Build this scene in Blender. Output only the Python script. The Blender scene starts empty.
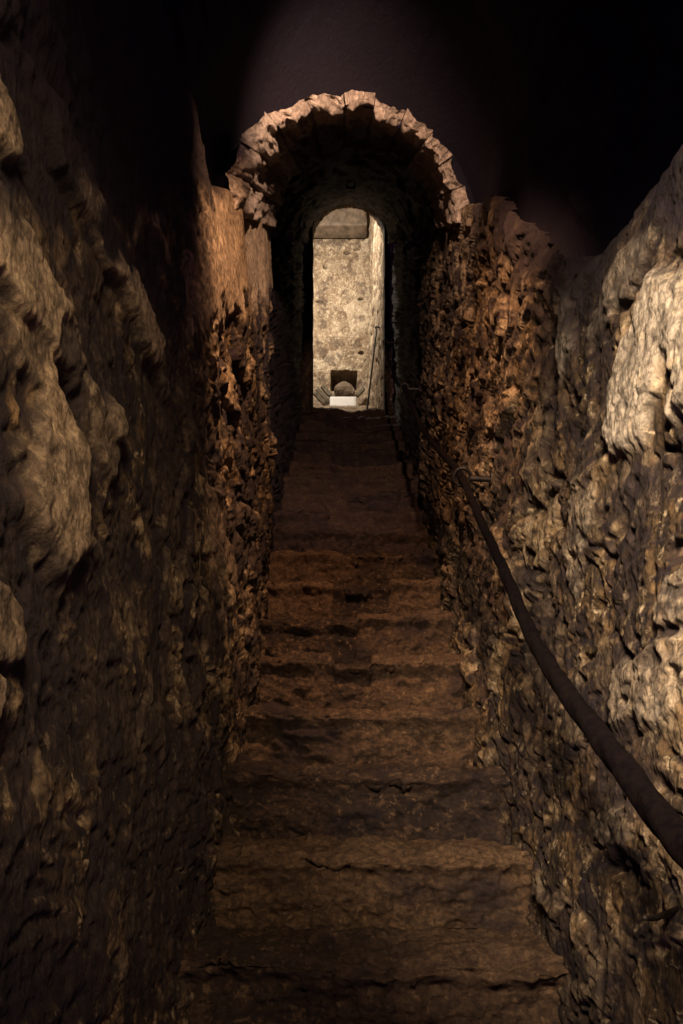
import bpy, math, random
import numpy as np
from mathutils import Vector

C = bpy.context.scene
COL = C.collection
EYE = 1.6            # eye level; all heights h below are measured from it
F = 683.0            # focal length in pixels of the 683x1024 frame
HORIZON = 800.0
XL, XR = -0.29, 0.42  # stair walls
CX, RAD = 0.065, 0.355
SLOPE = 0.796


def nosing(z):
    return SLOPE * z - 1.4


# ------------------------------------------------------------------ noise
def _hash(ix, iy, iz, seed):
    h = (ix.astype(np.int64) * 374761393 + iy.astype(np.int64) * 668265263
         + iz.astype(np.int64) * 2147483647 + seed * 1274126177) & 0xFFFFFFFF
    h = ((h ^ (h >> 13)) * 1274126177) & 0xFFFFFFFF
    h = ((h ^ (h >> 16)) * 2246822519) & 0xFFFFFFFF
    h = h ^ (h >> 15)
    return (h & 0xFFFFFF) / float(0x1000000)


def noise(x, y, z=0.0, seed=0):
    x, y, z = np.broadcast_arrays(np.asarray(x, float), np.asarray(y, float), np.asarray(z, float))
    x0, y0, z0 = np.floor(x), np.floor(y), np.floor(z)
    fx, fy, fz = x - x0, y - y0, z - z0
    ux, uy, uz = [t * t * t * (t * (t * 6 - 15) + 10) for t in (fx, fy, fz)]
    r = 0
    for i in (0, 1):
        wx = ux if i else 1 - ux
        for j in (0, 1):
            wy = uy if j else 1 - uy
            for k in (0, 1):
                wz = uz if k else 1 - uz
                a = _hash(x0 + i, y0 + j, z0 + k, seed) * 6.2832
                b = _hash(x0 + i, y0 + j, z0 + k, seed + 77) * 2 - 1
                s = np.sqrt(1 - b * b)
                g = np.cos(a) * s * (fx - i) + np.sin(a) * s * (fy - j) + b * (fz - k)
                r = r + g * wx * wy * wz
    return r * 1.5


def fbm(x, y, z=0.0, seed=0, octs=4, gain=0.5):
    r, a, f = 0, 1.0, 1.0
    for o in range(octs):
        r = r + a * noise(np.asarray(x) * f, np.asarray(y) * f, np.asarray(z) * f, seed + o * 13)
        a *= gain
        f *= 2.03
    return r


def worley(x, y, seed=0):
    x0, y0 = np.floor(x), np.floor(y)
    f1 = np.full(x.shape, 9.0)
    f2 = np.full(x.shape, 9.0)
    cid = np.zeros(x.shape)
    zz = np.zeros_like(x0)
    for i in (-1, 0, 1):
        for j in (-1, 0, 1):
            px = x0 + i + _hash(x0 + i, y0 + j, zz, seed)
            py = y0 + j + _hash(x0 + i, y0 + j, zz, seed + 5)
            d = np.hypot(px - x, py - y)
            idn = _hash(x0 + i, y0 + j, zz, seed + 9)
            near = d < f1
            f2 = np.where(near, f1, np.minimum(f2, d))
            cid = np.where(near, idn, cid)
            f1 = np.where(near, d, f1)
    return f1, f2, cid


def sst(a, b, x):
    t = np.clip((x - a) / (b - a), 0, 1)
    return t * t * (3 - 2 * t)


# ------------------------------------------------------------------ object helpers
def tag(o, label=None, cat=None, group=None, kind=None):
    for k, v in (('label', label), ('category', cat), ('group', group), ('kind', kind)):
        if v:
            o[k] = v
    return o


def link(o, parent=None):
    COL.objects.link(o)
    if parent:
        o.parent = parent
        o.matrix_parent_inverse = parent.matrix_world.inverted() if parent.type != 'EMPTY' else \
            Matrix_T(-parent.location)
    return o


def Matrix_T(v):
    from mathutils import Matrix
    return Matrix.Translation(v)


def empty(name, loc):
    e = bpy.data.objects.new(name, None)
    e.location = loc
    e.empty_display_size = 0.05
    COL.objects.link(e)
    return e


def raw_mesh(name, verts, faces, mat, parent=None, masks=None, smooth=True):
    """verts (n,3), faces (m,4) arrays in world coordinates."""
    verts = np.asarray(verts, np.float32)
    faces = np.asarray(faces, np.int32)
    me = bpy.data.meshes.new(name)
    me.vertices.add(len(verts))
    me.vertices.foreach_set('co', verts.ravel())
    n = faces.shape[1]
    me.loops.add(faces.size)
    me.loops.foreach_set('vertex_index', faces.ravel())
    me.polygons.add(len(faces))
    me.polygons.foreach_set('loop_start', np.arange(0, faces.size, n, dtype=np.int32))
    me.polygons.foreach_set('use_smooth', np.full(len(faces), smooth))
    me.update(calc_edges=True)
    me.validate()
    if masks is not None:
        at = me.attributes.new('mask', 'FLOAT_COLOR', 'POINT')
        m = np.ones((len(verts), 4), np.float32)
        m[:, :3] = np.clip(masks, 0, 1)
        at.data.foreach_set('color', m.ravel())
    me.materials.append(mat)
    o = bpy.data.objects.new(name, me)
    return link(o, parent)


def grid_faces(nu, nv, closed_v=False, off=0):
    i = np.arange(nu - 1)[:, None]
    mv = nv if closed_v else nv - 1
    j = np.arange(mv)[None, :]
    j2 = (j + 1) % nv
    a = i * nv + j
    b = (i + 1) * nv + j
    c = (i + 1) * nv + j2
    d = i * nv + j2
    return np.stack([a, b, c, d], -1).reshape(-1, 4) + off


def grid_obj(name, P, mat, parent=None, masks=None, closed_v=False, flip=False, cap=False):
    nu, nv = P.shape[:2]
    V = P.reshape(-1, 3)
    fc = grid_faces(nu, nv, closed_v)
    M = None if masks is None else masks.reshape(-1, 3)
    if cap:
        c0, c1 = P[0].mean(0), P[-1].mean(0)
        n = len(V)
        V = np.vstack([V, c0, c1])
        j = np.arange(nv)
        j2 = (j + 1) % nv
        f0 = np.stack([np.full(nv, n), j, j2, np.full(nv, n)], -1)
        # triangles are stored as quads through a split centre: use a second copy of the centre
        V = np.vstack([V, c0, c1])
        f0 = np.stack([np.full(nv // 2, n), j[:nv // 2 * 2:2], (j[:nv // 2 * 2:2] + 1) % nv, (j[:nv // 2 * 2:2] + 2) % nv], -1)
        b = (nu - 1) * nv
        f1 = np.stack([np.full(nv // 2, n + 1), b + (j[:nv // 2 * 2:2] + 2) % nv, b + (j[:nv // 2 * 2:2] + 1) % nv, b + j[:nv // 2 * 2:2]], -1)
        V = V[:-2]
        fc = np.vstack([fc, f0, f1])
        if M is not None:
            M = np.vstack([M, M[:1], M[-1:]])
    if flip:
        fc = fc[:, ::-1]
    return raw_mesh(name, V, fc, mat, parent, M)


def frame_sweep(path):
    """tangent / normal / binormal along a polyline, upright frame."""
    T = np.gradient(path, axis=0)
    T /= np.linalg.norm(T, axis=1)[:, None]
    N = np.zeros_like(T)
    ref = np.array([0.3, 0.1, 1.0]) if abs(T[0][2]) < 0.9 else np.array([1.0, 0.2, 0.0])
    n = ref - T[0] * ref.dot(T[0])
    n /= np.linalg.norm(n)
    for k in range(len(T)):
        n = n - T[k] * n.dot(T[k])
        n /= np.linalg.norm(n)
        N[k] = n
    return T, N, np.cross(T, N)


def resample(pts, n):
    """Catmull-Rom through pts, n samples roughly even in length."""
    p = np.asarray(pts, float)
    q = np.vstack([2 * p[0] - p[1], p, 2 * p[-1] - p[-2]])
    out = []
    for k in range(1, len(q) - 2):
        t = np.linspace(0, 1, 40, endpoint=False)[:, None]
        a, b, c, d = q[k - 1], q[k], q[k + 1], q[k + 2]
        out.append(.5 * (2 * b + (c - a) * t + (2 * a - 5 * b + 4 * c - d) * t * t + (3 * b - a - 3 * c + d) * t ** 3))
    out = np.vstack(out + [p[-1:]])
    s = np.r_[0, np.cumsum(np.linalg.norm(np.diff(out, axis=0), axis=1))]
    si = np.linspace(0, s[-1], n)
    return np.stack([np.interp(si, s, out[:, k]) for k in range(3)], -1), si


def tube(name, pts, r, mat, parent=None, nseg=14, n=40, twist=0.0, strands=3, depth=0.0, taper=None, rough=0.0, straight=False):
    if straight:
        p = np.asarray(pts, float)
        path = np.vstack([p[0] + (p[1] - p[0]) * t for t in np.linspace(0, 1, n)])
        s = np.linspace(0, np.linalg.norm(p[1] - p[0]), n)
    else:
        path, s = resample(pts, n)
    T, N, B = frame_sweep(path)
    th = np.linspace(0, 2 * np.pi, nseg, endpoint=False)
    rr = np.full(n, r) if taper is None else np.interp(np.linspace(0, 1, len(path)), np.linspace(0, 1, len(taper)), taper)
    R = rr[:, None] * (1 + depth * np.abs(np.cos(strands * .5 * (th[None] - twist * s[:, None]))) - depth)
    if rough:
        R = R * (1 + rough * fbm(s[:, None] * 30, np.cos(th)[None] * 2, np.sin(th)[None] * 2, 5, 3))
    P = path[:, None] + R[..., None] * (np.cos(th)[None, :, None] * N[:, None] + np.sin(th)[None, :, None] * B[:, None])
    return grid_obj(name, P, mat, parent, closed_v=True, cap=True)


def torus(name, c, axis, R, r, mat, parent=None, n=40, m=12):
    a = np.asarray(axis, float)
    a /= np.linalg.norm(a)
    u = np.cross(a, [0.0, 0.0, 1.0] if abs(a[2]) < .9 else [1.0, 0, 0])
    u /= np.linalg.norm(u)
    v = np.cross(a, u)
    t = np.linspace(0, 2 * np.pi, n + 1)
    p = np.linspace(0, 2 * np.pi, m, endpoint=False)
    rad = np.cos(t)[:, None] * u + np.sin(t)[:, None] * v
    P = np.asarray(c)[None, None] + rad[:, None] * (R + r * np.cos(p))[None, :, None] + a[None, None] * (r * np.sin(p))[None, :, None]
    return grid_obj(name, P, mat, parent, closed_v=True)


def rough_box(name, c, half, mat, parent=None, n=14, bevel=0.12, amp=0.01, freq=6, seed=0, rot=(0, 0, 0), masks=None):
    """a block with rounded, uneven faces (one closed mesh)."""
    from mathutils import Euler
    g = np.linspace(-1, 1, n)
    V, Fc, off = [], [], 0
    U, W = np.meshgrid(g, g, indexing='ij')
    for ax in range(3):
        for sg in (-1, 1):
            q = np.zeros((n, n, 3))
            q[..., ax] = sg
            q[..., (ax + 1) % 3] = U * sg
            q[..., (ax + 2) % 3] = W
            V.append(q.reshape(-1, 3))
            Fc.append(grid_faces(n, n, off=off))
            off += n * n
    V = np.vstack(V)
    Fc = np.vstack(Fc)
    key, inv = np.unique(np.round(V, 5), axis=0, return_inverse=True)
    V = key
    Fc = inv.reshape(-1)[Fc]
    h = np.asarray(half, float)
    b = bevel * h.min()
    P = V * h
    inner = np.clip(P, -(h - b), h - b)
    d = P - inner
    L = np.linalg.norm(d, axis=1)[:, None]
    nrm = np.where(L > 1e-9, d / np.maximum(L, 1e-9), 0)
    P = inner + nrm * b
    nn = P / np.maximum(np.linalg.norm(P, axis=1)[:, None], 1e-9)
    P = P + nn * (amp * fbm(P[:, 0] * freq, P[:, 1] * freq, P[:, 2] * freq, seed, 4))[:, None]
    Rm = np.array(Euler(rot).to_matrix())
    P = P @ Rm.T + np.asarray(c)
    return raw_mesh(name, P, Fc, mat, parent, None if masks is None else np.tile(masks, (len(P), 1)))


# ------------------------------------------------------------------ materials
def new_mat(name):
    m = bpy.data.materials.new(name)
    m.use_nodes = True
    nt = m.node_tree
    nt.nodes.clear()
    out = nt.nodes.new('ShaderNodeOutputMaterial')
    b = nt.nodes.new('ShaderNodeBsdfPrincipled')
    nt.links.new(b.outputs[0], out.inputs[0])
    return m, nt, b


def n_noise(nt, vec, scale, detail=6, rough=.6, dist=0.0):
    n = nt.nodes.new('ShaderNodeTexNoise')
    n.inputs['Scale'].default_value = scale
    n.inputs['Detail'].default_value = detail
    n.inputs['Roughness'].default_value = rough
    n.inputs['Distortion'].default_value = dist
    nt.links.new(vec, n.inputs['Vector'])
    return n.outputs['Fac']


def n_map(nt, vec, a, b, lo=0.0, hi=1.0):
    n = nt.nodes.new('ShaderNodeMapRange')
    n.inputs[1].default_value, n.inputs[2].default_value = a, b
    n.inputs[3].default_value, n.inputs[4].default_value = lo, hi
    nt.links.new(vec, n.inputs[0])
    return n.outputs[0]


def n_mix(nt, fac, a, b):
    n = nt.nodes.new('ShaderNodeMix')
    n.data_type = 'RGBA'
    for s, v in ((n.inputs['Factor'], fac), (n.inputs[6], a), (n.inputs[7], b)):
        if isinstance(v, (tuple, float)):
            s.default_value = v if isinstance(v, float) else (*v, 1)
        else:
            nt.links.new(v, s)
    return n.outputs[2]


def n_math(nt, op, a, b):
    n = nt.nodes.new('ShaderNodeMath')
    n.operation = op
    n.use_clamp = True
    for s, v in ((n.inputs[0], a), (n.inputs[1], b)):
        if isinstance(v, float):
            s.default_value = v
        else:
            nt.links.new(v, s)
    return n.outputs[0]


def stone_mat(name, dark, mid, pale, plaster=(.55, .46, .37), soot_shade=(.011, .006, .015), stretch=.4, rough=.8, bump=1.0,
              pale_amt=.62, masked=True):
    m, nt, b = new_mat(name)
    tc = nt.nodes.new('ShaderNodeTexCoord')
    mp = nt.nodes.new('ShaderNodeMapping')
    mp.inputs['Scale'].default_value = (1, 1, stretch)
    nt.links.new(tc.outputs['Object'], mp.inputs[0])
    v, o = mp.outputs[0], tc.outputs['Object']
    big = n_map(nt, n_noise(nt, v, 6.0, 10, .70, .5), .38, .60)
    streak = n_map(nt, n_noise(nt, v, 34, 8, .72, .8), .40, .60)
    fine = n_map(nt, n_noise(nt, o, 75, 6, .7), .44, .60)
    fleck = n_map(nt, n_noise(nt, o, 38, 6, .7, .4), .57, .66)
    base = n_mix(nt, n_math(nt, 'MULTIPLY', streak, big), dark, mid)
    blot = n_map(nt, n_noise(nt, v, 17, 8, .7, 1.0), pale_amt - .06, pale_amt + .08)
    base = n_mix(nt, n_math(nt, 'MULTIPLY', blot, .85), base, pale)
    if masked:
        at = nt.nodes.new('ShaderNodeAttribute')
        at.attribute_name = 'mask'
        sp = nt.nodes.new('ShaderNodeSeparateColor')
        nt.links.new(at.outputs['Color'], sp.inputs[0])
        cell = n_map(nt, sp.outputs[2], 0, 1, .0, .65)
        base = n_mix(nt, cell, base, n_mix(nt, streak, mid, pale))
        pl = n_mix(nt, n_math(nt, 'MULTIPLY', fine, streak), plaster, tuple(c * .55 for c in plaster))
        base = n_mix(nt, sp.outputs[0], base, pl)
        base = n_mix(nt, sp.outputs[1], base, n_mix(nt, n_math(nt, 'MULTIPLY', streak, .25), soot_shade, dark))  # dark mask: sooty stains and painted shade share this violet-black
    base = n_mix(nt, n_math(nt, 'MULTIPLY', fine, .55), base, dark)
    if masked:
        keep = n_math(nt, 'SUBTRACT', 1.0, sp.outputs[1])
        base = n_mix(nt, n_math(nt, 'MULTIPLY', n_math(nt, 'MULTIPLY', fleck, keep), .75), base, pale)
    nt.links.new(base, b.inputs['Base Color'])
    b.inputs['Roughness'].default_value = rough
    b.inputs['Specular IOR Level'].default_value = .35
    prev = None
    for src, dist in ((n_noise(nt, v, 55, 9, .72, .6), .014), (n_noise(nt, o, 190, 5, .6), .003)):
        bp = nt.nodes.new('ShaderNodeBump')
        bp.inputs['Strength'].default_value = .9
        bp.inputs['Distance'].default_value = dist * bump
        nt.links.new(src, bp.inputs['Height'])
        if prev:
            nt.links.new(prev, bp.inputs['Normal'])
        prev = bp.outputs[0]
    nt.links.new(prev, b.inputs['Normal'])
    return m


def plain_mat(name, a, b_, scale=20, rough=.6, metal=0.0, bump=.002):
    m, nt, b = new_mat(name)
    tc = nt.nodes.new('ShaderNodeTexCoord')
    f = n_map(nt, n_noise(nt, tc.outputs['Object'], scale, 6, .65), .35, .65)
    nt.links.new(n_mix(nt, f, a, b_), b.inputs['Base Color'])
    b.inputs['Roughness'].default_value = rough
    b.inputs['Metallic'].default_value = metal
    bp = nt.nodes.new('ShaderNodeBump')
    bp.inputs['Distance'].default_value = bump
    bp.inputs['Strength'].default_value = .8
    nt.links.new(n_noise(nt, tc.outputs['Object'], scale * 5, 5, .6), bp.inputs['Height'])
    nt.links.new(bp.outputs[0], b.inputs['Normal'])
    return m


M_RUB = stone_mat('rubble_masonry', (.022, .014, .008), (.33, .20, .09), (.68, .53, .34), plaster=(.62, .53, .42))
M_LEFT = stone_mat('ochre_rubble_masonry', (.022, .014, .008), (.33, .20, .09), (.64, .48, .29), plaster=(.54, .40, .26))
M_VAULT = stone_mat('soot_shade_vault', (.002, .0008, .008), (.004, .0018, .014), (.006, .003, .019), pale_amt=.66)  # sooty stone taken far darker and violet: shade painted into the colour
M_STEP = stone_mat('worn_step_stone', (.024, .015, .010), (.155, .088, .046), (.32, .195, .10), stretch=1.6, rough=.75)
M_ARCH = stone_mat('arch_stone', (.10, .07, .05), (.46, .34, .25), (.66, .52, .40), rough=.8)
M_ROOM = stone_mat('lit_room_masonry', (.16, .11, .07), (.55, .45, .33), (.74, .65, .52), stretch=.8, rough=.9)
M_IRON = plain_mat('wrought_iron', (.012, .010, .010), (.035, .026, .022), 40, .5, .6)
M_ROPE = plain_mat('dark_rope', (.003, .002, .003), (.008, .005, .005), 60, .9, 0, .003)
M_ROPE.node_tree.nodes['Principled BSDF'].inputs['Specular IOR Level'].default_value = .05
M_WOOD = plain_mat('dark_oak_beam', (.07, .052, .038), (.20, .15, .11), 12, .8, 0, .004)
M_BARK = plain_mat('weathered_offcut', (.06, .05, .035), (.17, .14, .10), 25, .85, 0, .003)
M_WHITE = plain_mat('white_painted_panel', (.66, .66, .68), (.75, .75, .77), 8, .5, 0, .0005)

# ------------------------------------------------------------------ helpers tying pixels of the wall surface to metres
def on_wall(px, py, X):
    z = F * abs(X) / abs(px - 341.5)
    return z, (HORIZON - py) * z / F


def blobs(z, h, X, lst):
    """soft irregular patches on a wall plane; each (px, py, rx, ry[, weight]) given where the patch sits in the photograph."""
    r = np.zeros_like(z)
    w1 = fbm(z * 9, h * 5, 0, 41, 4) * .55
    w2 = fbm(z * 9, h * 5, 0, 57, 4) * .55
    for e in lst:
        cz, ch = on_wall(e[0], e[1], X)
        z1, _ = on_wall(e[0] - e[2], e[1], X)
        z2, _ = on_wall(e[0] + e[2], e[1], X)
        sz = abs(z1 - z2) / 2
        sh = e[3] * cz / F
        d = np.hypot((z - cz) / sz + w1, (h - ch) / sh + w2)
        r = np.maximum(r, (1 - sst(.75, 1.1, d)) * (e[4] if len(e) > 4 else 1))
    return r


LEDGE_L = ([.2, .6, .9, 1.3, 1.6, 1.8, 2.1], [1.30, 1.33, 1.38, 1.46, 1.55, 1.63, 1.85])
SOOT_SHADE_L = ([.2, .66, .86, 1.15, 1.45, 1.8, 2.1], [.50, .55, .72, .98, 1.26, 1.62, 1.95])   # where the left wall's sooty stain and painted shade begin
LEDGE_R = ([.2, .83, 1.24, 1.43, 1.79, 2.14, 2.42], [.80, .87, .97, 1.10, 1.52, 1.92, 2.10])


def top_of_wall(z, side):
    t = np.interp(z, *(LEDGE_L if side < 0 else LEDGE_R))
    sp = nosing(z) + 1.55
    e = 2.1 if side < 0 else 2.42
    return np.where(z < e, np.where(z < 1.5, t, np.minimum(t, np.maximum(sp, 1.4 if side < 0 else 1.1))), sp)


PL_L = [(55, 292, 85, 52, .9), (140, 270, 60, 30, .85), (85, 500, 34, 72, .9), (20, 620, 30, 60, .6), (75, 420, 16, 50, .7), (230, 560, 16, 60, .4), (60, 360, 26, 40, .5),
        (22, 105, 26, 34, .75), (12, 700, 14, 40, .8), (120, 430, 14, 40, .5)]
ST_L = [(15, 415, 42, 60, .95), (95, 395, 24, 55, .85), (190, 440, 18, 130, .75), (100, 600, 55, 45, .8), (150, 210, 60, 50, .9), (105, 165, 60, 50, 1),
        (160, 740, 55, 60, .75), (40, 760, 40, 45, .7), (190, 840, 40, 150, .8), (70, 900, 60, 60, .6), (60, 985, 70, 40, .9), (120, 700, 60, 50, .8), (140, 370, 22, 60, .8), (150, 560, 30, 60, .6)]
PL_R = [(625, 375, 42, 70, 1), (672, 360, 18, 60, .9), (553, 345, 13, 45, .8), (560, 540, 15, 60, .35), (620, 690, 50, 40, .45), (600, 830, 26, 22, .4), (660, 600, 26, 40, .35), (605, 280, 30, 24, .5)]
ST_R = [(650, 220, 60, 60, .55), (530, 350, 12, 90, .7), (585, 360, 9, 80, .7), (560, 460, 40, 35, .55), (640, 480, 50, 30, .6), (530, 620, 26, 60, .6), (515, 760, 26, 80, .6),
        (540, 960, 60, 90, .6), (470, 560, 14, 70, .5), (648, 632, 8, 8, .9), (600, 260, 40, 20, .4)]


def wall(side):
    X0 = XL if side < 0 else XR
    # columns evenly spread over the visible wall, denser near the viewer
    inv = np.r_[np.linspace(1 / .30, 1 / .52, 50, endpoint=False), np.linspace(1 / .52, 1 / 3.1, 760, endpoint=False), np.linspace(1 / 3.1, 1 / 6.52, 60)]
    z = 1 / inv
    nv = 600
    t = np.linspace(0, 1, nv)
    Z = np.repeat(z[:, None], nv, 1)
    lo = np.minimum(nosing(z) - .35, 5)
    lo = np.where(z < 1.2, nosing(1.2) - .35, lo)
    hi = top_of_wall(z, side) + .03
    Hh = lo[:, None] + (hi - lo)[:, None] * t[None]
    seed = 100 if side < 0 else 300
    pl = blobs(Z, Hh, X0, PL_L if side < 0 else PL_R)
    if side < 0:
        nn = fbm(Z * 7, Hh * 9, 0, 5, 4)
        pl = np.maximum(pl, sst(-.36, -.27, Hh - np.minimum(hi[:, None], nosing(Z) + 1.55) + nn * .09) * sst(1.3, 1.6, Z) * (1 - sst(2.95, 3.0, Z)))
    st = blobs(Z, Hh, X0, ST_L if side < 0 else ST_R)
    wx = fbm(Z * 5, Hh * 5, 0, seed + 3, 3) * .6
    wy = fbm(Z * 5, Hh * 5, 0, seed + 4, 3) * .6
    big = fbm(Z * 2.3, Hh * 1.8, 0, seed, 3) * .03 * ((.25 if side < 0 else .5) + (.75 if side < 0 else .5) * sst(1.0, 1.7, Z))
    f1, f2, cid = worley(Z * 5 + wx * 1.1, Hh * 8 + wy * 1.4, seed)
    stone = sst(0, .35, f2 - f1) * .016 * (.3 + cid * 1.2)
    g1, g2, gid = worley(Z * 8 + wx * 2, Hh * 12 + wy * 2, seed + 1)
    chip = sst(0, .4, g2 - g1) * .006 * (.2 + gid)
    rid = (1 - np.abs(fbm(Z * 12, Hh * 8, 0, seed + 21, 4, .55)) * 2.2) * .009
    fine = fbm(Z * 45, Hh * 45, 0, seed + 31, 3, .6) * .003 * (1 - .8 * sst(1.3, 2.0, Z))
    p1, p2, pid = worley(Z * 9 + wx * 2, Hh * 15 + wy * 2, seed + 2)
    pit = np.where(pid > .80, (1 - sst(.10, .32, p1)) * .024, 0)
    q1, q2, qid = worley(Z * 24 + wx * 3, Hh * 42 + wy * 3, seed + 6)
    pit2 = np.where(qid > .7, (1 - sst(.15, .4, q1)) * .006, 0)
    r1, r2, rid2 = worley(Z * 16 + wx * 2, Hh * 26 + wy * 2, seed + 8)
    d = big + (1 - .93 * pl) * (stone + chip + rid) * ((.22 if side < 0 else .36) + (.78 if side < 0 else .64) * sst(1.0, 1.9, Z)) + fine - (1 - .85 * pl) * (1 if side > 0 else .45 + .55 * sst(1.1, 1.9, Z)) * (pit * (.7 + .3 * sst(1.0, 1.7, Z)) + pit2 + np.where(rid2 > .80, (1 - sst(.12, .36, r1)) * .014, 0)) + pl * .026 - .035
    d = d - .008 * st
    # beyond the portal the passage is cut a little wider
    rz = 2.95 if side < 0 else 3.75
    d = d - .055 * sst(rz, rz + .13, Z + fbm(Hh * 6, 0, 0, seed, 2) * .05)
    # loose rounded top edge
    edge = np.clip((hi[:, None] - Hh) / .10, 0, 1)
    low = (Z < 2.3)
    d = d - np.where(low, (1 - np.sqrt(1 - (1 - edge) ** 2)) * np.where(Z < 1.35, .07, .02), 0)
    soot_shade = sst(2.95, 3.3, Z) if side < 0 else sst(3.2, 4.2, Z)  # walls blackened beyond the portal: the unlit depth is put into the colour
    line = np.interp(z, *SOOT_SHADE_L)[:, None] if side < 0 else hi[:, None] - .05
    upper = sst(-.04 if side < 0 else -.20, .04 if side < 0 else -.0, Hh - line + fbm(Z * 6, Hh * 6, 0, seed + 9, 4) * (.07 if side < 0 else .12)) * .97 * (1 - .8 * blobs(Z, Hh, X0, [(22, 105, 26, 34, 1)] if side < 0 else [])) * (1 - sst(1.7, 1.95, Z) if side < 0 else .25 + .75 * (1 - sst(1.9, 2.3, Z)))  # upper wall darkens past the lamplight's edge: shade painted over the sooty stone
    big_st = sst(.02, .30, fbm(Z * 3.0, Hh * 3.2, 0, seed + 15, 5, .6)) * (.85 if side < 0 else .65) * (1 - .8 * pl)
    if side < 0:
        big_st = np.maximum(big_st * .9, sst(.08, .34, fbm(Z * 8 + wx * .6, Hh * 2.4, 0, seed + 19, 5, .6)) * .9 * (1 - .6 * pl))
    spots = sst(.16, .40, fbm(Z * 6 + wx, Hh * 12 + wy, 0, seed + 17, 5, .62)) * .9 * (1 - .85 * pl)
    spots = np.maximum(spots, sst(.22, .42, fbm(Z * 15 + wx, Hh * 27 + wy, 0, seed + 18, 4, .6)) * .85 * (1 - .55 * pl))
    st = np.maximum(np.maximum(st, big_st), spots)
    st = np.maximum(st, soot_shade)
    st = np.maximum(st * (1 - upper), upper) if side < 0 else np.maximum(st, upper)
    cell = np.where(cid > .55, (cid - .55) * 2.4, 0) * sst(0.02, .3, f2 - f1) + np.where(gid > .72, .55, 0) * sst(.05, .3, g2 - g1)
    P = np.stack([X0 - side * d, Z, Hh + EYE], -1)
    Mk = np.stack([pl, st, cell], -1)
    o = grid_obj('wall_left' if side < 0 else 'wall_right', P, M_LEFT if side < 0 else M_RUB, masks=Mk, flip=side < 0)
    tag(o, kind='structure', cat='wall',
        label='rough rubble wall left of the stair with sooty black stains and painted shade' if side < 0 else
        'rough rubble wall right of the stair carrying the rope handrail')
    return o


wall(-1)
wall(1)


# ------------------------------------------------------------------ vaults
def front_vault():
    z = np.r_[np.linspace(.25, 1.2, 60, endpoint=False), np.linspace(1.2, 2.20, 130)]
    th = np.linspace(0, math.pi, 260)
    Zc, T = np.meshgrid(z, th, indexing='ij')
    k = sst(2.16, .9, Zc)
    # skewed rim: left springs nearer, right farther
    skew = (np.cos(math.pi - T)) * RAD * .85
    Z = Zc + skew * sst(1.2, 2.1, Zc)
    hl = top_of_wall(Z, -1) - .02
    hr = top_of_wall(Z, 1) - .02
    fr = (1 - np.cos(T)) / 2
    base = hl + (hr - hl) * fr
    crown = nosing(2.14) + 1.52 + RAD + .035 + .40 * k
    wl = CX - XL + .035 + .10 * k
    wr = XR - CX + .035 + .45 * sst(1.75, 1.2, Zc)
    w = np.where(T < math.pi / 2, wl, wr) + .045
    ex = 1 - .35 * k
    X = CX - w * np.sign(np.cos(T)) * np.abs(np.cos(T)) ** ex
    Hh = base + (crown - base) * np.abs(np.sin(T)) ** ex
    Zr = 2.16 + skew
    rimh = nosing(Zr) + 1.52 + (RAD + .06) * np.sin(T)
    kk = sst(2.10, 1.5, Zc)
    Hh = rimh * (1 - kk) + Hh * kk
    n = fbm(X * 4, Z * 3, Hh * 4, 8, 5) * .09 * (.04 + .96 * k)
    f1, f2, cid = worley(T * 5 + n * 4, Z * 5, 21)
    n = n + sst(0, .3, f2 - f1) * .03 * (.03 + .97 * k)
    cxy = np.stack([CX - X, np.zeros_like(X), base - Hh], -1)
    cxy /= np.maximum(np.linalg.norm(cxy, axis=-1, keepdims=True), 1e-6)
    P = np.stack([X, Z, Hh + EYE], -1) + cxy * n[..., None]
    e0, e1 = P[:, :1].copy(), P[:, -1:].copy()
    e0[..., 0], e1[..., 0] = XL - .07, XR + .07
    e0[..., 2] = np.minimum(e0[..., 2], top_of_wall(e0[..., 1], -1) + EYE) - .09
    e1[..., 2] = np.minimum(e1[..., 2], top_of_wall(e1[..., 1], 1) + EYE) - .09
    P = np.concatenate([e0, P, e1], 1)
    fl = P[-1:].copy()
    fl[:, 1:-1, 0] = CX - (RAD + .006) * np.cos(T[-1:])
    fl[:, 1:-1, 2] = nosing(fl[:, 1:-1, 1]) + 1.52 + (RAD + .006) * np.sin(T[-1:]) + EYE
    P = np.concatenate([P, fl], 0)
    cid = np.pad(cid, ((0, 1), (0, 0)))
    X, cid = P[..., 0], np.pad(cid, ((0, 0), (1, 1)))
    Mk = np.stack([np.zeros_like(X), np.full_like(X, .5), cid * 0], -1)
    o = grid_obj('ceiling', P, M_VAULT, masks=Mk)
    tag(o, 'black sooty vault with painted shade flaring above the lower stair', 'ceiling', kind='structure')


def passage_vault():
    z = np.linspace(2.75, 6.52, 150)
    th = np.linspace(0, math.pi, 120)
    Z, T = np.meshgrid(z, th, indexing='ij')
    R = RAD + .04 - .015 * sst(6.0, 6.45, Z)
    sp = nosing(Z) + 1.52
    n = fbm(Z * 5, T * 3, 0, 61, 4) * .03
    R = R - n
    X = CX - R * np.cos(T)
    Hh = sp + R * np.sin(T)
    P = np.stack([X, Z, Hh + EYE], -1)
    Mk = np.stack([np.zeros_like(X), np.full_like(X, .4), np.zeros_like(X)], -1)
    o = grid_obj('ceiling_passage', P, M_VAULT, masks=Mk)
    tag(o, 'dark rising barrel vault over the upper flight', 'ceiling', kind='structure')


front_vault()
passage_vault()

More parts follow.
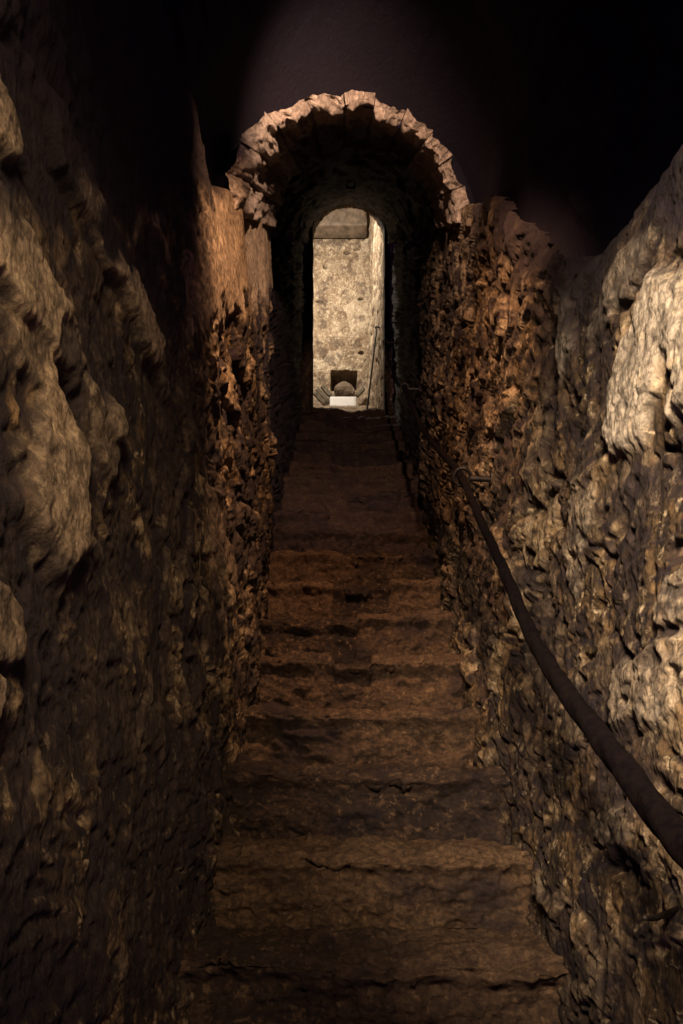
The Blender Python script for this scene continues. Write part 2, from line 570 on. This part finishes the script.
# ------------------------------------------------------------------ portal arch: a ring of voussoirs
arch = empty('stone_arch', (CX, 2.3, nosing(2.3) + EYE))
tag(arch, 'round stone arch of rough voussoirs lit orange above the stair', 'arch')
rs = np.random.RandomState(4)
cuts = np.array([0, .28, .52, .80, 1.12, 1.42, 1.68, 1.96, 2.25, 2.52, 2.80, math.pi])
for k in range(len(cuts) - 1):
    a0, a1 = cuts[k] + .003, cuts[k + 1] - .003
    nu, = (30,)
    th = np.linspace(a0, a1, nu)
    # closed profile in (depth, radial-out): front top -> arris -> soffit -> back -> top
    prof = np.vstack([
        np.stack([np.full(16, 0.0), np.linspace(.042, 0.0, 16)], -1),
        np.stack([np.linspace(0.0, .82, 44)[1:], np.full(43, 0.0)], -1),
        np.stack([np.full(6, .82), np.linspace(0, .042, 7)[1:]], -1),
        np.stack([np.linspace(.82, 0, 8)[1:-1], np.full(6, .042)], -1)])
    nv = len(prof)
    dz = prof[:, 0][None] + 0 * th[:, None]
    dr = prof[:, 1][None] + 0 * th[:, None]
    T = np.repeat(th[:, None], nv, 1)
    joff_r, joff_z = rs.uniform(-.006, .006), rs.uniform(-.012, .012)
    endn = np.minimum(T - a0, a1 - T) * RAD
    rnd = (1 - sst(0, .012, endn)) * .005
    front = (1 - sst(.0, .05, dz)) * (1 - sst(0, .06, dr))
    nz = fbm(T * 4, dz * 5, dr * 5, 200, 5) * .022 + fbm(T * 12, dz * 16, dr * 16, 230, 3) * .008
    R = RAD - .012 + dr + joff_r + rnd + nz + front * (.014 + fbm(T * 5, 0, 0, 240, 4) * .02)
    zrim = 2.14 - np.cos(T) * RAD * .85
    bt = 2.97
    Z = zrim + joff_z * (1 - dz / .82) + (bt - zrim) * dz / .82 + front * .02 + nz * .6
    sp = nosing(Z) + 1.52
    P = np.stack([CX - R * np.cos(T), Z, sp + R * np.sin(T) + EYE], -1)
    pls = .9 if k in (0, 1, 2) else .5
    soot_shade = sst(.05, .40, dz + fbm(T * 6, dz * 6, 0, 260 + k, 3) * .08) * (.95 if 2 < k < 8 else .3)  # soffits darken with depth, most at the crown: painted shade behind the rim
    Mk = np.stack([np.full_like(Z, pls) * (1 - soot_shade), soot_shade, np.full_like(Z, rs.uniform(0, .5))], -1)
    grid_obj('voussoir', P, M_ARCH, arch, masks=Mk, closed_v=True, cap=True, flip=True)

# ------------------------------------------------------------------ staircase
Y_NOSE = [1141, 960, 848, 766, 701, 653, 611, 576, 548, 525]
zs = [956.0 / (y - 256) for y in Y_NOSE]
zs[0] = 1.08
while zs[-1] < 6.2:
    zs.append(zs[-1] + .286)
zs[-1] = 6.42
zs.insert(0, .80)
zs.insert(0, .52)
zs.insert(0, .24)
stair = empty('stone_staircase', (CX, 0.3, nosing(.3) + EYE - .2))
tag(stair, 'steep straight flight of worn stone steps rising to the bright doorway', 'staircase')
for k, z0 in enumerate(zs):
    last = k == len(zs) - 1
    z1 = zs[k + 1] + .06 if not last else 6.75
    top = nosing(z0)
    prevh = nosing(zs[k - 1]) if k else top - .22
    rise = top - prevh + .06
    near = z0 < 3.6
    nu = 200 if near else 70
    na, nb = (36, 52) if near else (12, 20)
    x = np.linspace(XL - .10, XR + .10, nu)
    w = z1 - z0
    prof = np.vstack([
        np.stack([np.linspace(w, 0, na), np.zeros(na)], -1),
        np.stack([np.zeros(nb - 1), np.linspace(0, -rise, nb)[1:]], -1),
        np.stack([np.full(2, w), np.array([-rise, -rise * .5])], -1)])
    nv = len(prof)
    if nv % 2:
        prof = prof[:-1]
        nv -= 1
    XX = np.repeat(x[:, None], nv, 1)
    dz = np.repeat(prof[None, :, 0], nu, 0)
    dh = np.repeat(prof[None, :, 1], nu, 0)
    r = np.random.RandomState(900 + k)
    # blocks of the step
    nblk = r.choice([2, 3, 3, 4])
    js = np.sort(r.uniform(.16, .84, nblk - 1)) * .71 + XL
    js = js[np.r_[True, np.diff(js) > .12]]
    jw = js[None, :] + (fbm(dh[0] * 9, 0, 0, 30 + k, 2) * .012)[:, None]
    dist = np.min(np.abs(XX[:, :, None] - jw[None]), -1)
    blk = (XX[:, :, None] > jw[None]).sum(-1)
    offs = r.uniform(-.012, .012, 8)[blk]
    offz = r.uniform(-.012, .012, 8)[blk]
    groove = 1 - sst(.0, .012, dist)
    # rounded, worn nosing
    sd = np.where(dh < 0, -dh, dz)
    rr = .055
    nose = np.clip(1 - sd / rr, 0, 1)
    round_ = (1 - np.sqrt(np.clip(1 - nose ** 2, 0, 1))) * rr * .6
    wear = .022 * np.exp(-((XX - CX - .02) / .2) ** 2) * (1 - sst(0, .12, sd)) + np.clip(fbm(XX * 9, k * 3.1, 0, 50, 3), -.2, 1) * .028 * (1 - sst(0, .05, sd))
    bumps = fbm(XX * 6, dz * 7 + k * 5, dh * 9, 70 + k, 5, .6) * .032 
    pock = fbm(XX * 30, dz * 30 + k * 5, dh * 30, 90 + k, 3) * .007
    w1, w2, wid = worley(XX * 14 + bumps * 20, (dh - dz) * 16 + k * 3 + bumps * 20, 33)
    chips = np.where(wid > .55, (1 - sst(.15, .45, w1)) * .014, 0)
    vis = np.where((dz < w - 1e-6), 1.0, 0.0)
    out = (bumps + pock - chips - groove * .007) * vis
    isr = (dh < 0) & (dz < 1e-6)
    out = out - np.where(isr, sst(.035, .075, -dh) * .042, 0)
    Y = z0 + dz + np.where(dz < w * .98, offz, 0) + round_ - np.where(isr, out, -np.minimum(wear, .03) * .3) + np.where(isr, wear * .8 * (1 - sst(0, .09, -dh)), 0)
    Hh = top + dh + np.where(dh > -rise * .9, offs, 0) - round_ * .8 - wear * (1 - sst(0, .05, -dh)) + np.where(isr, 0, out * .7)
    P = np.stack([XX, Y, Hh + EYE], -1)
    stn = np.clip(fbm(XX * 3.5, k * 1.7, dh * 4, 15, 4) * 1.3 + .05, 0, .8)
    soot_shade_k = r.uniform(.1, .4) if z0 < 3.3 else r.uniform(.65, .8)   # steps beyond the arch darkened: fading lamplight painted into the stone
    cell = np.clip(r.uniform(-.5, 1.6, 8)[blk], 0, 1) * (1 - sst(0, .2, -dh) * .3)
    Mk = np.stack([np.zeros_like(stn), np.maximum(stn, soot_shade_k), cell], -1)
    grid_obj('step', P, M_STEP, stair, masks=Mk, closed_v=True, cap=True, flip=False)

# ------------------------------------------------------------------ the lit room beyond the doorway
Z_D, Z_B = 6.52, 8.2
H_F = nosing(6.42)      # its floor
H_C = H_F + 3.35


def room_sheet(name, label, Pf, nu, nv, mat=None, disp=.009, nrm=(0, -1, 0), seed=0, cells=(5, 7), cat='wall', holes=None, flip=False, soot_shade=0.0):
    u, v = np.meshgrid(np.linspace(0, 1, nu), np.linspace(0, 1, nv), indexing='ij')
    P = Pf(u, v)
    a, b = cells
    f1, f2, cid = worley(u * a + fbm(u * 8, v * 8, 0, seed, 2) * .5, v * b + fbm(u * 8, v * 8, 0, seed + 2, 2) * .5, seed)
    d = sst(0, .25, f2 - f1) * disp * (.4 + cid) + fbm(u * a * 2, v * b * 2, 0, seed + 4, 4) * disp
    Mk = np.zeros(P.shape)
    Mk[..., 2] = np.where(cid > .6, (cid - .6) * 2, 0)
    Mk[..., 1] = soot_shade + (sst(.1, .5, fbm(u * a * 1.3, v * b * 1.3, 0, seed + 6, 5, .6)) * .6 if mat is None else 0)
    if holes is not None:
        d, Mk = holes(P, d, Mk)
    P = P + d[..., None] * np.asarray(nrm, float)
    o = grid_obj(name, P, mat or M_ROOM, masks=Mk, flip=flip)
    return tag(o, label, cat, kind='structure')


def px_back(x, y, z=Z_B):
    return (x - 341.5) * z / F, (HORIZON - y) * z / F


NICHE = (*px_back(331.5, 371.5), *px_back(356.5, 390))


def back_holes(P, d, Mk):
    x, h = P[..., 0], P[..., 2] - EYE
    x0, h1, x1, h0 = NICHE
    wob = fbm(x * 14, h * 14, 0, 3, 2) * .012
    ins = sst(-.012, .004, np.minimum(np.minimum(x - x0, x1 - x), np.minimum(h - h0, h1 - h)) + wob)
    d = d * (1 - ins) - .28 * ins
    Mk[..., 1] = np.maximum(Mk[..., 1], ins * .9)
    for (a, b, sx, sy) in ((319.5, 302, 4.0, 1.1), (361, 299.5, 3.0, 1.5), (361, 353, 3.0, 1.6), (347, 252.5, 3.5, 1.8), (356, 249.5, 2.5, 1.2), (325, 267, 2, 1.5)):
        cx, ch = px_back(a, b)
        m = 1 - sst(.7, 1.15, np.hypot((x - cx) / (sx * .012), (h - ch) / (sy * .012)) + wob * 10)
        d = d - .09 * m
        Mk[..., 1] = np.maximum(Mk[..., 1], .8 * m)
    # dark course of stones under the beam
    cx, hb = px_back(341, 238)
    band = (1 - sst(.05, .12, np.abs(h - hb) + wob * 3)) * sst(.35, .5, Mk[..., 2] * 0 + fbm(x * 5, h * 9, 0, 12, 3) + .45)
    Mk[..., 1] = np.maximum(Mk[..., 1], .55 * band)
    return d, Mk


XB = (368 - 341.5) * Z_B / F      # corner where the back wall meets the splayed right wall
room_sheet('wall_back', 'pale lit rubble wall behind the doorway with a small dark niche',
           lambda u, v: np.stack([-1.3 + (XB + 1.4) * u, np.full_like(u, Z_B), H_F - .05 + (H_C - H_F + .1) * v + EYE], -1),
           360, 520, seed=7, holes=back_holes, cells=(8, 17))
room_sheet('wall_right_room', 'pale splayed wall on the right beyond the doorway',
           lambda u, v: np.stack([XR + .01 + (XB - XR + .0) * u, Z_D - .02 + (Z_B - Z_D + .15) * u, H_F - .05 + (H_C - H_F + .1) * v + EYE], -1),
           120, 300, seed=17, disp=.016, nrm=(-.99, -.06, 0), cells=(8, 15))
room_sheet('wall_left_room', 'pale wall on the left beyond the doorway',
           lambda u, v: np.stack([np.full_like(u, -1.25), Z_D + (Z_B - Z_D + .1) * u, H_F - .05 + (H_C - H_F + .1) * v + EYE], -1),
           30, 60, seed=27, nrm=(1, 0, 0), flip=True)
room_sheet('floor', 'stone floor of the lit room at the top of the stair',
           lambda u, v: np.stack([-1.3 + 1.75 * u, 6.7 + (Z_B - 6.6) * v, np.full_like(u, H_F - .01) + EYE], -1),
           40, 40, seed=37, nrm=(0, 0, 1), disp=.006, cat='floor')
room_sheet('ceiling_room', 'pale ceiling of the lit room',
           lambda u, v: np.stack([-1.3 + 1.8 * u, Z_D + (Z_B - Z_D + .1) * v, np.full_like(u, H_C) + EYE], -1),
           30, 30, seed=47, nrm=(0, 0, -1), disp=.01, cat='ceiling', flip=True)


# front wall of the room with the round-headed doorway (thick ring of masonry seen edge-on)
def doorway():
    R = RAD - .02
    sp = nosing(6.42) + 1.625
    th = np.linspace(0, math.pi, 60)
    xin = np.r_[np.full(30, CX - R), CX - R * np.cos(th), np.full(30, CX + R)]
    hin = np.r_[np.linspace(H_F - .1, sp, 30, endpoint=False), sp + R * np.sin(th), np.linspace(sp, H_F - .1, 31)[1:]]
    xo = np.r_[np.full(30, -1.3), CX + (np.linspace(-1.3 - CX, .55 - CX, 60)), np.full(30, .55)]
    ho = np.r_[np.linspace(H_F - .1, H_C, 30), np.full(60, H_C), np.linspace(H_C, H_F - .1, 30)]
    n = len(xin)
    rows = []
    jag = fbm(np.arange(n) * .35, 0, 0, 71, 3) * .012
    for zz, k in ((6.40, .35), (6.40, .12), (6.40, .03), (6.41, 0), (6.45, 0), (6.50, 0), (6.54, 0), (6.56, .02), (6.56, .4), (6.56, 1)):
        j = jag + fbm(np.arange(n) * .5, zz * 30, 0, 73, 2) * .006
        cxn, chn = (CX - xin), (sp - .3 - hin)
        L = np.hypot(cxn, chn)
        xx = xin + cxn / L * j
        hh = hin + chn / L * j
        kk = k
        rows.append(np.stack([xx + (xo - xx) * kk, np.full(n, zz), hh + (ho - hh) * kk + EYE], -1))
    P = np.stack(rows, 0)
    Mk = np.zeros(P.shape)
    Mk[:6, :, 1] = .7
    o = grid_obj('wall_doorway', P, M_RUB, masks=Mk, flip=True)
    tag(o, 'narrow round-headed doorway opening into the lit room', 'doorway', kind='structure')


doorway()

# low masonry ledge at the foot of the back wall, carrying the panel and stone
LH = px_back(341, 405.5, 7.70)[1]
ledge = rough_box('masonry_ledge', (-.2, 7.93, (H_F + LH) / 2 + EYE), (.62, .24, (LH - H_F) / 2), M_ROOM, n=40, bevel=.1, amp=.012, freq=9, seed=5, masks=(0, .1, .2))
tag(ledge, 'low pale masonry ledge against the back wall under the niche', 'ledge')

# heavy timber across the head of the back wall
bx, bh = px_back(341, 217.5, 8.0)
beam = rough_box('ceiling_beam', (-.50, Z_B - .12, bh + EYE), (.80, .10, .105), M_WOOD, n=30, bevel=.2, amp=.012, freq=7, seed=9)
tag(beam, 'heavy weathered timber beam across the top of the pale back wall', 'beam')

# raised back tier of the ledge, white panel, boulder, offcuts
TH = px_back(341, 396, 7.98)[1]
rough_box('back_tier', (-.2, 8.075, (LH + TH) / 2 + EYE), (.60, .095, (TH - LH) / 2), M_ROOM, ledge, n=40, bevel=.25, amp=.012, freq=9, seed=6, masks=(0, .25, .2))
pc = px_back(343, 400.3, 7.76)
panel = empty('white_panel', (pc[0], 7.76, LH + EYE + .01))
tag(panel, 'small white rectangular panel standing on the ledge under the niche', 'panel')
rough_box('board', (pc[0], 7.76, LH + .073 + EYE), (.150, .014, .060), M_WHITE, panel, n=12, bevel=.5, amp=.0, rot=(-.12, 0, 0))
rough_box('foot', (pc[0], 7.78, LH + .018 + EYE), (.06, .05, .010), M_WHITE, panel, n=8, bevel=.3, amp=0)
bc = px_back(344.5, 389, 8.06)
bo = rough_box('boulder', (bc[0], 8.06, TH + .100 + EYE), (.118, .085, .085), M_ROOM, n=24, bevel=.9, amp=.022, freq=9, seed=12, masks=(0, .6, .1))
tag(bo, 'rounded grey boulder in front of the dark wall niche', 'boulder')
OFF = [((329.5, 403), (317, 389), 7.78, 'grey wood offcut leaning nearest to the white panel, left of it'),
       ((325, 404), (314.5, 393), 7.72, 'leftmost grey wood offcut lying at the doorway corner of the ledge'),
       ((331, 396), (322, 386), 7.86, 'upper grey wood offcut leaning beside the boulder, left of it'),
       ((356.5, 396), (364, 388), 7.90, 'dark pointed wood offcut right of the boulder')]
for k, (pa, pb, zz, lab) in enumerate(OFF):
    a, b = px_back(*pa, zz), px_back(*pb, zz)
    l = math.hypot(b[0] - a[0], b[1] - a[1])
    o = rough_box('wood_offcut', ((a[0] + b[0]) / 2, zz, (a[1] + b[1]) / 2 + EYE), (l / 2, .016, .024), M_BARK, n=14, bevel=.5, amp=.006, freq=20, seed=30 + k,
                  rot=(0, -math.atan2(b[1] - a[1], b[0] - a[0]), 0))
    tag(o, lab, 'wood offcut', 'wood offcuts on the ledge')

# thin iron rod leaning on the right wall of the room
rod = empty('iron_rod', (.235, 7.0, H_F + EYE))
tag(rod, 'thin dark iron rod leaning against the splayed wall beyond the doorway', 'rod')
tp = np.array([(376.6 - 341.5) * 7 / F, 7.0, (800 - 329) * 7 / F + EYE])
b1 = np.array([(367.7 - 341.5) * 7 / F, 7.0, (800 - 405) * 7 / F + EYE])
bt = tp + (b1 - tp) * ((tp[2] - H_F - EYE) / (tp[2] - b1[2]))
tube('shaft', [bt, tp], .0095, M_IRON, rod, 10, 12, straight=True)
tube('hook', [tp, tp + [-.012, 0, .012], tp + [0, 0, .022], tp + [.03, 0, .012], tp + [.075, 0, .008]], .008, M_IRON, rod, 8, 20)

# ------------------------------------------------------------------ rope handrail with iron ring brackets
XRP = .345


def rp(px, py, X=XRP):
    z = F * X / (px - 341.5)
    return np.array([X, z, (HORIZON - py) * z / F + EYE])


low_pts = [rp(683 + 190, 1010), rp(683 + 70, 905), rp(683, 845), rp(640, 790), rp(600, 737), rp(560, 683), rp(530, 632), rp(505, 573), rp(480, 519), rp(463, 479)]
ring1 = rp(462, 477)
up_pts = [ring1 + [0, .0, -.01], rp(455, 467), rp(440, 451), rp(424, 431), rp(414, 411), rp(408, 396), rp(404.5, 388)]
ring2 = rp(404.5, 388)
top_pts = [ring2, rp(398, 384), rp(392.5, 370), rp(388, 356), rp(385.3, 342)]
ring3 = rp(385.3, 342)


def rope(name, label, pts, r, n):
    o = tube(name, pts, .015, M_ROPE, None, 20, n, taper=r, twist=16, strands=3, depth=.16, rough=.05)
    return tag(o, label, 'rope', 'handrail ropes on the right wall')


rope('handrail_rope', 'thick dark handrail rope slanting down the right wall in the foreground', low_pts, [.0175, .0168, .015, .0125, .0105, .0105], 420)
rope('handrail_rope', 'sagging middle length of dark rope above the iron wall ring', up_pts, [.0115, .012], 200)
rope('handrail_rope', 'short thin rope length at the top beside the bright doorway', top_pts, [.009, .009], 120)


def bracket(c, label, R=.023):
    e = empty('iron_bracket', (XR - .01, c[1], c[2]))
    tag(e, label, 'bracket', 'iron ring brackets on the right wall')
    torus('ring', c, (0.15, 1.0, .75), R, .005, M_IRON, e)
    tube('spike', [c + [R * .9, 0, -.004], c + [.06, 0, -.006], [XR + .05, c[1], c[2] - .01]], .0075, M_IRON, e, 10, 14)
    p = np.array([XR + .012, c[1], c[2] - .008])
    rough_box('wall_plate', p, (.008, .014, .018), M_IRON, e, n=8, bevel=.4, amp=.002)
    return e


bracket(ring1, 'iron ring bracket holding the rope at mid height of the right wall')
bracket(ring2, 'iron ring bracket on the dark right wall below the doorway threshold corner', .021)
bracket(ring3, 'topmost iron ring bracket beside the doorway jamb', .018)
bracket(rp(683 + 190, 1010), 'iron ring bracket holding the foot of the thick rope', .028)

# small iron spike in the right wall, low in the foreground
s0 = np.array([XR + .03, *on_wall(655, 908, XR)])
s0[2] += EYE
s1 = np.array([XR - .07, on_wall(690, 915, XR)[0] * .96, 0])
s1[2] = on_wall(690, 913, XR)[1] + EYE
nail = tube('iron_nail', [s0, (s0 + s1) / 2 + [-.006, 0, -.006], s1], .004, M_IRON, None, 10, 16, taper=[.003, .0045, .0035])
tag(nail, 'bent iron nail sticking out low on the right wall', 'nail')

# small metal tag on the passage vault
hp = empty('ceiling_hook', (CX - .0, 4.8, nosing(4.8) + 1.875 + EYE))
tag(hp, 'small iron staple in the dark passage vault above the doorway', 'hook')
cc = np.array([.066, 4.8, (HORIZON - 188) * 4.8 / F + EYE])
tube('bar', [cc + [-.03, 0, 0], cc + [.03, 0, .002]], .006, M_IRON, hp, 8, 8, straight=True)
tube('prong', [cc + [-.028, 0, 0], cc + [-.028, .0, .09]], .005, M_IRON, hp, 8, 6, straight=True)
tube('prong', [cc + [.028, 0, 0], cc + [.028, .0, .09]], .005, M_IRON, hp, 8, 6, straight=True)


# ------------------------------------------------------------------ lights
def spot(name, loc, target, power, col, angle, blend=.6, radius=.03):
    L = bpy.data.lights.new(name, 'SPOT')
    L.energy, L.color, L.spot_size, L.spot_blend, L.shadow_soft_size = power, col, math.radians(angle), blend, radius
    o = bpy.data.objects.new(name, L)
    o.location = loc
    o.rotation_euler = (Vector(target) - Vector(loc)).to_track_quat('-Z', 'Y').to_euler()
    COL.objects.link(o)
    return o


# lamp hung under the lower vault, just above the frame, aimed down the stair
spot('stair_lamp', (.06, 1.05, 1.72 + EYE), (.06, 2.35, 1.0 + EYE), 105, (1, .56, .31), 80, .75, .025)
spot('arch_rim_fill', (.16, 1.15, 1.72 + EYE), (.05, 2.20, 1.95 + EYE), 185, (1, .64, .45), 52, 1, .02)  # extra unseen spot, added only to brighten the arch rim
# lamp in the lower corridor behind the viewer, aimed at the right wall
spot('corridor_spot', (-.10, -.40, .62 + EYE), (.60, 1.0, .36 + EYE), 370, (1, .77, .54), 60, 1, .15)
spot('corridor_spot', (.12, -.40, .62 + EYE), (-.44, 1.0, .22 + EYE), 72, (1, .74, .44), 58, 1, .15)  # added spot, fills the left wall that the corridor lamp misses
# lamp in the upper room, over the inside of the doorway
L = bpy.data.lights.new('room_lamp', 'AREA')
L.energy, L.color, L.size, L.shape = 60, (1, .85, .66), .22, 'DISK'
o = bpy.data.objects.new('room_lamp', L)
o.location = (-.45, 6.78, H_F + 2.45 + EYE)
o.rotation_euler = (Vector((.1, 8.2, H_F + 1.7 + EYE)) - Vector(o.location)).to_track_quat('-Z', 'Y').to_euler()
COL.objects.link(o)

w = bpy.data.worlds.new('World')
C.world = w
w.use_nodes = True
bg = w.node_tree.nodes['Background']
bg.inputs[0].default_value = (.42, .22, .8, 1)
bg.inputs[1].default_value = .17

# ------------------------------------------------------------------ camera (level, rising front like an architectural view)
cd = bpy.data.cameras.new('camera')
cd.sensor_width = 36
cd.sensor_fit = 'AUTO'
cd.lens = F / 1024 * 36
cd.shift_y = (HORIZON - 512) / 1024
cd.clip_start = .02
co = bpy.data.objects.new('camera', cd)
co.location = (0, 0, EYE)
co.rotation_euler = (math.radians(90), 0, 0)
COL.objects.link(co)
C.camera = co

vs = C.view_settings
C.display_settings.display_device = 'sRGB'
vs.view_transform = 'Standard'
vs.look = 'None'
vs.exposure = 0
vs.gamma = 1
vs.use_curve_mapping = False
